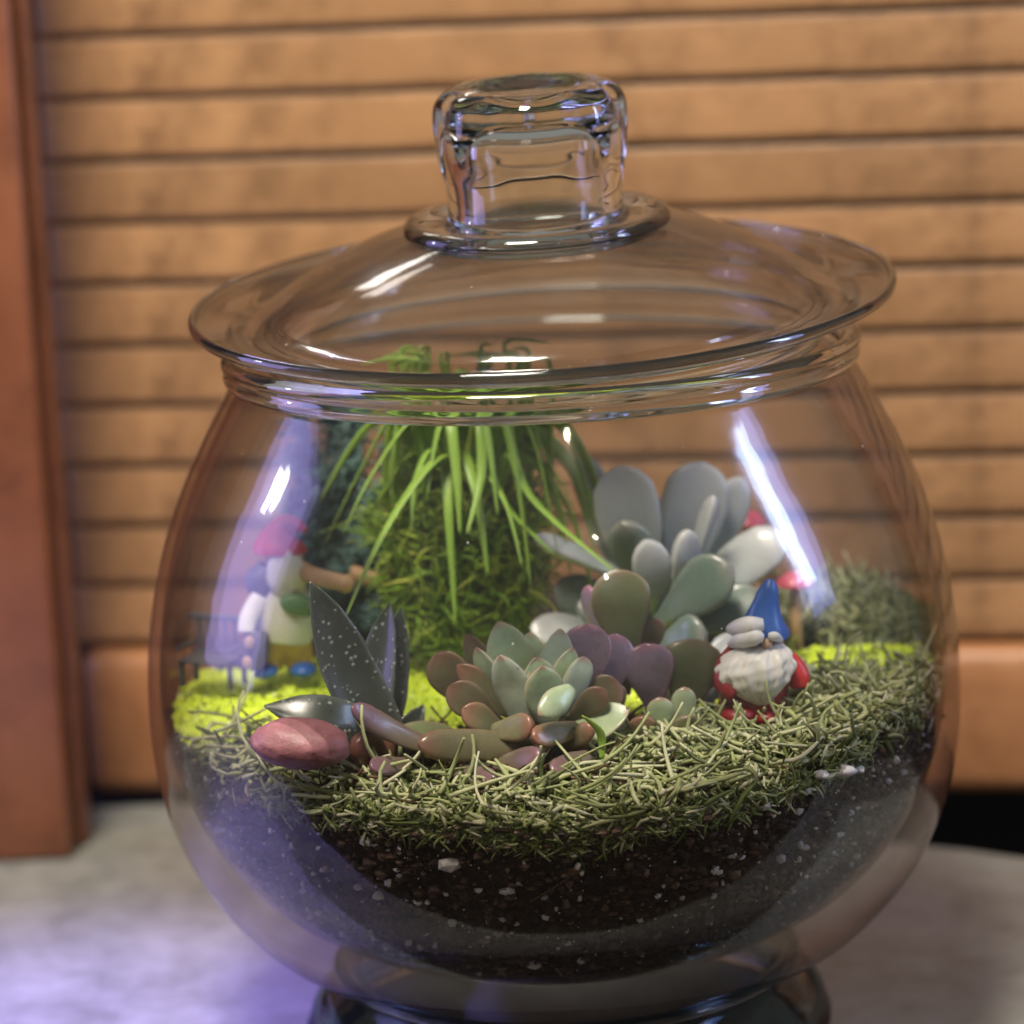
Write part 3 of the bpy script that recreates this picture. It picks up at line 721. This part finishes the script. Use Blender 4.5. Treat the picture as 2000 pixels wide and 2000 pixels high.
c = at(1240, 1400, -4.5)
mid = thing('round_leaf_succulent', (c.x, c.y, 11.3), 'olive green succulent with broad pink rimmed round leaves, between rosette and gnome', 'succulent')
for a in [
 (1185, 1255, -4.6, 1164, 1074, -4.6, 112, .50, 'spoon', 'olive', (.1, -1, .15), .03, .15),
 (1150, 1250, -4.0, 1108, 1104, -4.0, 60, .40, 'spoon', 'lav', (-1, -.6, .2), .03, .15),
 (1235, 1340, -5.2, 1216, 1214, -5.2, 98, .55, 'spoon', 'lav', (0, -1, .4), .06, .15),
 (1285, 1345, -5.0, 1318, 1206, -5.0, 118, .60, 'spoon', 'olive', (.1, -1, .35), .06, .15),
 (1175, 1310, -4.8, 1176, 1216, -4.8, 46, .4, 'finger', 'purple', (0, -1, .3), .0, .1),
 (1195, 1260, -4.4, 1246, 1168, -4.2, 44, .3, 'finger', 'echo_brown', (.3, -1, .3), .0, .1),
 (1250, 1400, -6.6, 1244, 1316, -6.8, 50, .42, 'spoon', 'echo', (0, -1, .4), .0, .1),
 (1285, 1395, -6.4, 1292, 1296, -6.5, 46, .40, 'spoon', 'echo', (.1, -1, .4), .0, .1),
 (1215, 1410, -6.6, 1210, 1352, -7.0, 50, .42, 'spoon', 'echo_red', (0, -1, .5), .0, .1),
 (1290, 1415, -6.8, 1302, 1350, -7.2, 52, .42, 'spoon', 'olive', (.1, -1, .5), .0, .1),
 (1160, 1370, -6.0, 1150, 1286, -6.2, 56, .4, 'spoon', 'echo_red', (0, -1, .4), .0, .1),
 (1330, 1330, -4.4, 1398, 1196, -3.2, 82, .4, 'spoon', 'greyleaf', (0, -.7, .8), .05, .2),
 (1270, 1330, -4.2, 1236, 1238, -3.6, 70, .4, 'spoon', 'echo_red', (0, -.8, .6), .05, .2),
]: L_(mid, *a)
V, F = tube([at(1240, 1440, -5.4), at(1235, 1290, -4.6), at(1200, 1200, -4.0)], .28, 10); mesh('stem', V, F, M['purple'], mid)

c = at(1240, 1240, 1)
big = thing('grey_succulent', (c.x, c.y, 11.4), 'tall grey green succulent with big powdery leaves at the back right', 'succulent')
for a in [
 (1225, 1150, 1.5, 1094, 862, 2.4, 74, .7, 'paddle', 'greyleaf', (-.3, -1, .2), .05, .2),
 (1232, 1155, .8, 1166, 880, .2, 124, .9, 'paddle', 'greyleaf', (-.1, -1, .25), .05, .3),
 (1245, 1160, -.2, 1172, 985, -1.4, 92, .9, 'spoon', 'greydark', (-.2, -1, -.2), -.03, .1),
 (1262, 1150, 1.5, 1328, 872, 1.4, 128, .9, 'paddle', 'greyleaf', (.1, -1, .25), .05, .3),
 (1280, 1150, 0, 1346, 935, -.8, 50, .6, 'spoon', 'greyleaf', (-1, -.4, .2), .0, .2),
 (1235, 1120, .6, 1008, 1012, 0.0, 48, .5, 'paddle', 'greyleaf', (.3, -.6, 1), .03, .2),
 (1238, 1180, -1.0, 1378, 1066, -2.2, 108, .9, 'spoon', 'greydark', (-.2, -1, .5), .05, .2),
 (1262, 1165, .4, 1478, 1010, 0.2, 98, .8, 'paddle', 'greyleaf', (-.1, -1, .7), .04, .2),
 (1250, 1200, -.8, 1440, 1126, -1.2, 94, .8, 'spoon', 'greydark', (0, -1, .6), .04, .2),
 (1225, 1180, 1.0, 1044, 1108, .6, 92, .7, 'spoon', 'greydark', (.1, -1, .4), .04, .2),
 (1210, 1220, .4, 1000, 1186, -.2, 80, .6, 'spoon', 'greyleaf', (.1, -.8, .8), .04, .2),
 (1232, 1150, 2.0, 1130, 950, 2.4, 84, .8, 'spoon', 'greyleaf', (-.2, -1, .2), .04, .2),
 (1275, 1150, 2.2, 1400, 900, 2.4, 84, .8, 'spoon', 'greyleaf', (.2, -1, .2), .04, .2),
 (1245, 1165, -.6, 1222, 1020, -1.6, 74, .7, 'spoon', 'greyleaf', (0, -1, .5), .06, .2),
 (1265, 1165, -.6, 1300, 1000, -1.4, 62, .7, 'spoon', 'greyleaf', (.6, -1, .4), .06, .2),
 (1215, 1190, -.6, 1090, 1140, -1.4, 70, .7, 'spoon', 'greydark', (-.2, -1, .7), .06, .2),
 (1255, 1150, 2.5, 1255, 940, 3.0, 90, .8, 'paddle', 'greydark', (0, -1, .2), .04, .2),
 (1240, 1215, -1.6, 1330, 1196, -2.8, 84, .7, 'spoon', 'greydark', (0, -1, .5), .04, .2),
]: L_(big, *a)
V, F = tube([at(1240, 1270, 1), at(1245, 1120, .6)], .55, 12); mesh('stem', V, F, M['purple'], big)

c = at(690, 1410, -6.5)
haw = thing('pointed_leaf_succulent', (c.x, c.y, 11.1), 'dark speckled succulent with long pointed leaves behind the pink stone', 'succulent')
for a in [
 (722, 1410, -6.8, 586, 1098, -7.2, 112, .45, 'lance', 'haw', (.55, -1, .25), -.03, .6),
 (700, 1400, -6.0, 736, 1136, -5.4, 92, .40, 'lance', 'haw', (-.75, -1, .2), .02, .6),
 (715, 1395, -5.9, 756, 1146, -5.0, 70, .35, 'lance', 'haw', (.3, -1, .2), .02, .6),
 (712, 1425, -7.0, 498, 1332, -7.6, 100, .40, 'lance', 'haw', (-.1, -.75, .8), .24, .3),
 (725, 1440, -7.0, 672, 1400, -8.4, 70, .6, 'finger', 'haw_red', (0, -1, .5), .0, .2),
 (735, 1430, -6.2, 800, 1330, -5.4, 54, .35, 'lance', 'haw', (.3, -1, .5), .02, .4),
]: L_(haw, *a)
V, F = tube([at(712, 1460, -7), at(712, 1390, -6.4)], .55, 12); mesh('stem', V, F, M['haw_red'], haw)

# ------------------------------------------------------------------ arching grass plant with mossy clump below
c = at(880, 1215, 3.6)
gp = thing('arching_grass_plant', (c.x, c.y, 11.4), 'bright green grassy plant with arching drooping leaves, back centre', 'plant')
def blade(pts, w):
    pts = smooth_prof([tuple(p) for p in pts], 7)
    V, F = tube(pts, lambda t: 1.15 * w * min(1, .5 + 1.6 * t) * (1 - max(0, t - .45) / .55) ** .7 + .008, 8, .30, (0, -1, .4)); mesh('leaf', V, F, M['grass'], gp)
base = at(880, 1190, 3.4)
def arch(apx, apy, apY, mx, my, mY, tx, ty, tY, w=.2):
    apy = max(apy, 792)
    blade([base + Vector((rnd(-.4, .4), rnd(-.3, .3), 0)), base.lerp(at(apx, apy, apY), .55) + Vector((0, .3, .2)), at(apx, apy, apY), at(mx, my, mY), at(tx, ty, tY)], w)
for i in range(22):
    b_ = base + Vector((rnd(-2.8, 2.4), rnd(-2.2, -.6), 0)); t_ = Vector((b_.x + rnd(-1.2, 1.2), b_.y - rnd(.2, 1.2), rnd(21.3, 21.75)))
    blade([b_.lerp(base, .7), b_.lerp(t_, .5) + Vector((0, .3, 0)), b_.lerp(t_, .9), t_, t_ + Vector((rnd(-1.8, 1.8), rnd(-.8, .3), rnd(-.1, .12)))], rnd(.07, .11))
for a in [
 (835, 862, 0, 735, 985, -2, 650, 1168, -4, .22), (790, 770, .5, 705, 890, -.5, 645, 1010, -1.5, .2), (750, 770, 1, 690, 870, .5, 610, 1030, 0, .18),
 (850, 780, 0, 862, 900, -1, 868, 1010, -1.5, .2), (905, 780, 0, 908, 900, -1, 880, 1010, -2, .2), (950, 775, 0, 1000, 935, -1, 1172, 1088, -2.5, .22),
 (985, 800, 1, 1040, 880, .5, 1085, 960, 0, .2), (1000, 850, 1, 1060, 960, .5, 1070, 1080, 0, .18), (820, 720, 1, 700, 800, 1, 600, 950, 1, .18),
 (900, 700, 1, 950, 780, 0, 985, 900, -1, .2), (870, 690, 1, 830, 800, 0, 805, 940, -1, .2), (780, 860, 1, 700, 960, 1, 590, 1010, 1, .16),
 (1010, 760, 2, 1035, 850, 2, 1045, 960, 2, .18), (960, 860, 0, 985, 960, -.5, 1000, 1100, -1, .16), (920, 880, 0, 960, 960, -.5, 1050, 1050, -1, .16),
]: arch(*a)
for i in range(24):
    an = rnd(-2.4, 2.4); rr = rnd(1.2, 3.4); h = rnd(5.8, 8.6)
    ap = base + Vector((math.cos(an) * rr * .6 - .2, math.sin(an) * rr * .5 - 1.6, h))
    dr = rnd(1.5, 6.5); e = base + Vector((math.cos(an) * (rr + rnd(.6, 1.8)), math.sin(an) * (rr + .8) - 1.6, h - dr))
    mid_ = ap.lerp(e, .5) + Vector((math.cos(an) * .5, math.sin(an) * .4, dr * .22))
    blade([base + Vector((rnd(-.5, .5), rnd(-.5, .5), 0)), base.lerp(ap, .55), ap, mid_, e], rnd(.15, .25))
c = at(890, 1100, 2.2)
cl = thing('bushy_clump', (c.x, c.y, 11.4), 'yellow green bushy moss clump under the arching grass leaves', 'plant')
parts = []
for i in range(8500):
    d = Vector((rnd(-1, 1), rnd(-1, 1), rnd(-1, 1)))
    if d.length > 1: continue
    k = noise.noise(d * 2.3 + Vector((4, 0, 0)))
    if k < -.28: continue
    p = Vector((c.x + d.x * 2.7 - .25, c.y + d.y * 1.9, 15.2 + d.z * 4.1))
    pts = strand(p, rnd(0, 6.28), rnd(-.4, 1.5), rnd(.5, 1.5), 0, rnd(-2, 2), 4); rr = rnd(.035, .08)
    parts.append(tube(pts, lambda t, rr=rr: rr * (1 - .6 * t), 4))
V, F = merge(*parts); o = mesh('foliage', V, F, M['bush'], cl); o['kind'] = 'stuff'
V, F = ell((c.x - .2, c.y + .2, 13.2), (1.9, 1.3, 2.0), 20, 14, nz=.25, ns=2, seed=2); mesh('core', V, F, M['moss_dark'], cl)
o = None
# ------------------------------------------------------------------ teal needle plant
c = at(640, 1180, 5.0)
fir = thing('needle_plant', (c.x, c.y, 11.5), 'dark teal needle leaved plant at the back left beside the arching grass', 'plant')
ends = [(560, 800, 5), (620, 770, 5.5), (680, 790, 4.5), (740, 820, 4.5), (545, 860, 5), (600, 900, 4), (660, 880, 4), (720, 930, 3.5), (580, 1010, 4), (700, 1030, 3.5), (740, 1120, 3), (770, 1180, 3), (650, 1090, 3.5), (560, 940, 5), (640, 830, 6), (690, 960, 5), (720, 1170, 2.6), (610, 1080, 4.5)]
for j, (ex, ey, eY) in enumerate(ends):
    e = at(ex, ey, eY); b = c + Vector((rnd(-.4, .4), rnd(-.4, .4), -.6)); b.x += (e.x - b.x) * .25
    pts = smooth_prof([tuple(b), tuple(b.lerp(e, .5) + Vector((rnd(-.6, .6), rnd(-.3, .3), .5))), tuple(e)], 8)
    V, F = tube(pts, lambda t: .11 * (1 - .7 * t), 6); br = mesh('branch', V, F, M['twig'], fir)
    nd = []
    for i in range(300):
        t_ = random.random() ** .6; k_ = min(len(pts) - 2, int(t_ * (len(pts) - 1))); q = Vector(pts[k_]).lerp(Vector(pts[k_ + 1]), random.random())
        s_ = strand(q, rnd(0, 6.28), rnd(-.5, 1.1), rnd(.45, .85), 0, rnd(-.6, .6), 3)
        nd.append(tube(s_, lambda t: .10 * (1 - .7 * t), 4, .5))
    V, F = merge(*nd); o = mesh('needles', V, F, M['fir'], br); o['kind'] = 'stuff'

# ------------------------------------------------------------------ left gnome: red cap, white tunic, yellow trousers
gY = 1.0
def G(x, y, dy=0): return at(x, y, gY + dy)
b = G(530, 1262)
g1 = thing('garden_gnome', (b.x, b.y, b.z), 'small painted gnome in red cap, white tunic and yellow trousers at left', 'gnome figurine')
def chain(pts, radii, n=16, flat=.85):
    pp = smooth_prof([tuple(p) + (r,) for p, r in zip(pts, radii)], 5)
    V, F = [], []; N = len(pp)
    for i in range(N):
        p = Vector(pp[i][:3]); q0 = Vector(pp[max(0, i - 1)][:3]); q1 = Vector(pp[min(N - 1, i + 1)][:3]); d = (q1 - q0).normalized()
        s = d.cross(Vector((0, 1, 0))).normalized(); u = s.cross(d)
        for j in range(n):
            a = 2 * math.pi * j / n; V.append(p + s * math.cos(a) * pp[i][3] + u * math.sin(a) * pp[i][3] * flat)
    for i in range(N - 1):
        for j in range(n): F.append((i * n + j, i * n + (j + 1) % n, (i + 1) * n + (j + 1) % n, (i + 1) * n + j))
    F.append(tuple(range(n))[::-1]); F.append(tuple((N - 1) * n + j for j in range(n)))
    return V, F
V, F = chain([G(532, 1205), G(535, 1170), G(533, 1135), G(530, 1105), G(526, 1075), G(526, 1055)], [.92, 1.0, .92, .75, .5, .4]); mesh('tunic', V, F, M['p_white'], g1)
V, F = merge(chain([G(508, 1258), G(512, 1230), G(525, 1195)], [.42, .5, .62]), chain([G(565, 1256), G(560, 1228), G(545, 1195)], [.42, .5, .62])); mesh('trousers', V, F, M['p_yellow'], g1)
V, F = ell(G(535, 1048), (.62, .58, .62), 20, 14); mesh('head', V, F, M['p_skin'], g1)
V, F = chain([G(528, 1040, -.1), G(528, 1028, -.1), G(530, 1010, -.1), G(538, 994, -.1), G(556, 990, -.2), G(578, 1002, -.4)], [.86, .80, .58, .40, .26, .08]); mesh('cap', V, F, M['p_red'], g1)
V, F = ell(G(540, 1085, -.55), (.62, .36, .85), 26, 18, nz=.16, ns=3); mesh('beard', V, F, M['p_cream'], g1)
V, F = ell(G(496, 1095, -.2), (.55, .5, .58), 22, 14, nz=.22, ns=2); mesh('sack', V, F, M['p_slate'], g1)
V, F = merge(chain([G(560, 1070, -.3), G(590, 1086, -.8), G(648, 1100, -1.2)], [.30, .28, .26]), ell(G(652, 1101, -1.2), (.3, .28, .28), 14, 10)); mesh('arm', V, F, M['p_tan'], g1)
V, F = chain([G(492, 1128, -.4), G(470, 1165, -.7), G(465, 1195, -.9)], [.34, .3, .26]); mesh('arm', V, F, M['p_white'], g1)
V, F = ell(G(565, 1142, -.8), (.62, .25, .34), 16, 10, Matrix.Rotation(.3, 3, 'Y')); mesh('belt_pouch', V, F, M['p_green'], g1)
V, F = merge(ell(G(500, 1266, -.4), (.42, .55, .24), 14, 10), ell(G(572, 1264, -.4), (.42, .55, .24), 14, 10)); mesh('boots', V, F, M['p_blue'], g1)
V, F = merge(ell(G(552, 1047, -.58), (.12, .1, .1), 10, 8)); mesh('nose', V, F, M['p_skin'], g1)
# wooden log piece behind and a tan twig
V, F = chain([at(660, 1078, 2.6), at(700, 1092, 2.6), at(775, 1112, 2.8)], [.22, .27, .24], 10); tag(mesh('tan_twig', V, F, M['p_tan']), 'pale tan twig lying behind the gnome, against the dark plant', 'twig')

# miniature iron bench
b = at(405, 1290, .6)
be = thing('miniature_bench', (b.x, b.y, b.z), 'tiny dark grey slatted bench on the lime gravel at far left', 'miniature bench')
Rb = Matrix.Rotation(R(-25), 3, 'Z')
def bb(x, y, z, sx, sy, sz):
    v = Rb @ Vector((x, y, 0)); return box(b.x + v.x, b.y + v.y, b.z + z, sx, sy, sz, Rb, bev=.03)
for k in range(5):
    V, F = bb(-.62 + .31 * k, .35, 1.45, .17, .08, 1.1); mesh('back_slat', V, F, M['p_iron'], be)
V, F = merge(bb(0, .35, 2.06, 1.9, .16, .18), bb(0, .35, .92, 1.8, .12, .12)); mesh('back_rail', V, F, M['p_iron'], be)
for k in range(4):
    V, F = bb(0, -.55 + .24 * k, .82, 1.8, .18, .1); mesh('seat_slat', V, F, M['p_iron'], be)
for sx in (-1, 1):
    for sy in (-.5, .38):
        V, F = bb(.86 * sx, sy, .38, .15, .15, .82); mesh('leg', V, F, M['p_iron'], be)
    V, F = bb(.88 * sx, -.1, 1.22, .15, 1.05, .12); mesh('armrest', V, F, M['p_iron'], be)
# small dark barrow-like keg with tan ends beside the bench
b = at(478, 1262, .2)
kg = thing('miniature_keg', (b.x, b.y, b.z), 'tiny dark keg with tan end between the bench and the gnome', 'miniature keg')
V, F = chain([at(478, 1258, .2), at(480, 1235, .2), at(484, 1205, .2), at(486, 1190, .2)], [.3, .42, .42, .3], 14, 1); mesh('barrel', V, F, M['p_iron'], kg)
V, F = merge(ell(at(470, 1212, -.3), (.16, .1, .2), 10, 8), ell(at(466, 1250, -.3), (.16, .1, .2), 10, 8)); mesh('tan_end', V, F, M['p_tan'], kg)

# ------------------------------------------------------------------ right gnome: blue hat, white beard, red coat
gY = -5.2
b = G(1430, 1345)
g2 = thing('garden_gnome', (b.x, b.y, b.z), 'small painted gnome in blue pointed hat with long white beard at right', 'gnome figurine')
V, F = chain([G(1418, 1345), G(1422, 1320), G(1428, 1290), G(1434, 1255), G(1440, 1225), G(1444, 1205)], [1.05, 1.0, .95, .95, .72, .5]); mesh('coat', V, F, M['p_dred'], g2)
V, F = ell(G(1437, 1208, -.1), (.66, .6, .55), 22, 14); mesh('head', V, F, M['p_skin'], g2)
V, F = chain([G(1440, 1196, -.05), G(1440, 1182, -.1), G(1443, 1155, -.1), G(1448, 1125, -.1), G(1452, 1105, -.1), G(1453, 1093, -.1)], [.78, .70, .50, .34, .24, .10], 22, .95)
V = [v + Vector((0, 0, 0)) * 1 + Vector((.03 * noise.noise(Vector(v) * 3), .02, .03 * noise.noise(Vector(v) * 4))) for v in V]; mesh('hat', V, F, M['p_blue'], g2)
# brim: rolled white fur on the left of the face
V, F = chain([G(1376, 1188, -.3), G(1392, 1186, -.6), G(1415, 1181, -.85), G(1440, 1178, -.85)], [.14, .27, .30, .18], 14, .9); mesh('hat_fur', V, F, M['p_white'], g2)
V, F = chain([G(1378, 1216, -.45), G(1398, 1208, -.8), G(1424, 1202, -1.0), G(1440, 1204, -1.0)], [.12, .24, .26, .12], 14, .8); mesh('eyebrow', V, F, M['p_white'], g2)
V, F = chain([G(1450, 1200, -.95), G(1462, 1201, -.9), G(1474, 1208, -.7)], [.10, .15, .08], 12, .7); mesh('eyebrow', V, F, M['p_white'], g2)
V, F = ell(G(1447, 1214, -.8), (.17, .17, .16), 14, 10); mesh('nose', V, F, M['p_skin'], g2)
for ex in (1430, 1462):
    V, F = ell(G(ex, 1213, -.72), (.07, .05, .06), 10, 8); mesh('eye', V, F, M['p_slate'], g2)
# grooved beard
Vb, Fb = [], []; NB, NJ = 26, 110
cpt = [G(1436, 1218, -.55), G(1430, 1240, -.75), G(1425, 1265, -.85), G(1424, 1290, -.9), G(1430, 1312, -.9), G(1438, 1330, -.85)]
rad = [.62, .98, 1.08, .92, .55, .12]
pp = smooth_prof([tuple(p) + (r,) for p, r in zip(cpt, rad)], 5)
for i, q in enumerate(pp):
    for j in range(NJ):
        a = 2 * math.pi * j / NJ; g = 1 + .055 * math.sin(a * 13 + .9 * math.sin(i * .33)) + .035 * math.sin(a * 27 + 1.2 * math.sin(i * .45 + a)) - .03 * math.sin(i * 1.3 + a * 4) + .09 * noise.noise(Vector((math.cos(a) * 2.2, math.sin(a) * 2.2, i * .25)))
        Vb.append((q[0] + math.cos(a) * q[3] * g, q[1] + math.sin(a) * q[3] * .42 * g, q[2] + .02 * math.sin(a * 7)))
for i in range(len(pp) - 1):
    for j in range(NJ): Fb.append((i * NJ + j, i * NJ + (j + 1) % NJ, (i + 1) * NJ + (j + 1) % NJ, (i + 1) * NJ + j))
Fb.append(tuple((len(pp) - 1) * NJ + j for j in range(NJ))); Fb.append(tuple(range(NJ))[::-1])
mesh('beard', Vb, Fb, M['p_cream'], g2)
V, F = chain([G(1392, 1232, -.2), G(1374, 1258, -.5), G(1372, 1290, -.8), G(1390, 1310, -1.0)], [.36, .40, .38, .3]); mesh('arm', V, F, M['p_dred'], g2)
V, F = chain([G(1482, 1236, 0), G(1496, 1252, -.1), G(1506, 1276, -.2), G(1510, 1298, -.3)], [.22, .28, .34, .26]); mesh('arm', V, F, M['p_red'], g2)
V, F = merge(ell(G(1392, 1348, -.6), (.55, .6, .34), 16, 10), ell(G(1446, 1350, -.5), (.5, .6, .3), 16, 10)); mesh('boots', V, F, M['p_dred'], g2)

# red toadstools behind the grey succulent
def toadstool(x, y, Y, r, label):
    p = at(x, y, Y); th = thing('toadstool', (p.x, p.y, 11.5), label, 'toadstool ornament', 'red toadstool ornaments')
    cp = [(.03, .62 * r), (.45 * r, .55 * r), (.8 * r, .3 * r), (r, 0), (.92 * r, -.12 * r), (.5 * r, -.05 * r), (.03, -.02 * r)]
    V, F = lathe(smooth_prof(cp, 4), 28, closed=False); V = [(v[0] + p.x, v[1] + p.y, v[2] + p.z) for v in V]; mesh('cap', V, F, M['p_pink'], th)
    V, F = tube([(p.x, p.y, 11.0), (p.x, p.y, p.z - .02)], lambda t: .3 * r * (1.2 - .3 * t), 12); mesh('stalk', V, F, M['p_tan'], th)
toadstool(1410, 985, 4.4, .6, 'pinkish red toadstool ornament behind the top of the grey succulent')
toadstool(1500, 1100, 2.6, .6, 'red toadstool ornament low down, right of the blue gnome hat')
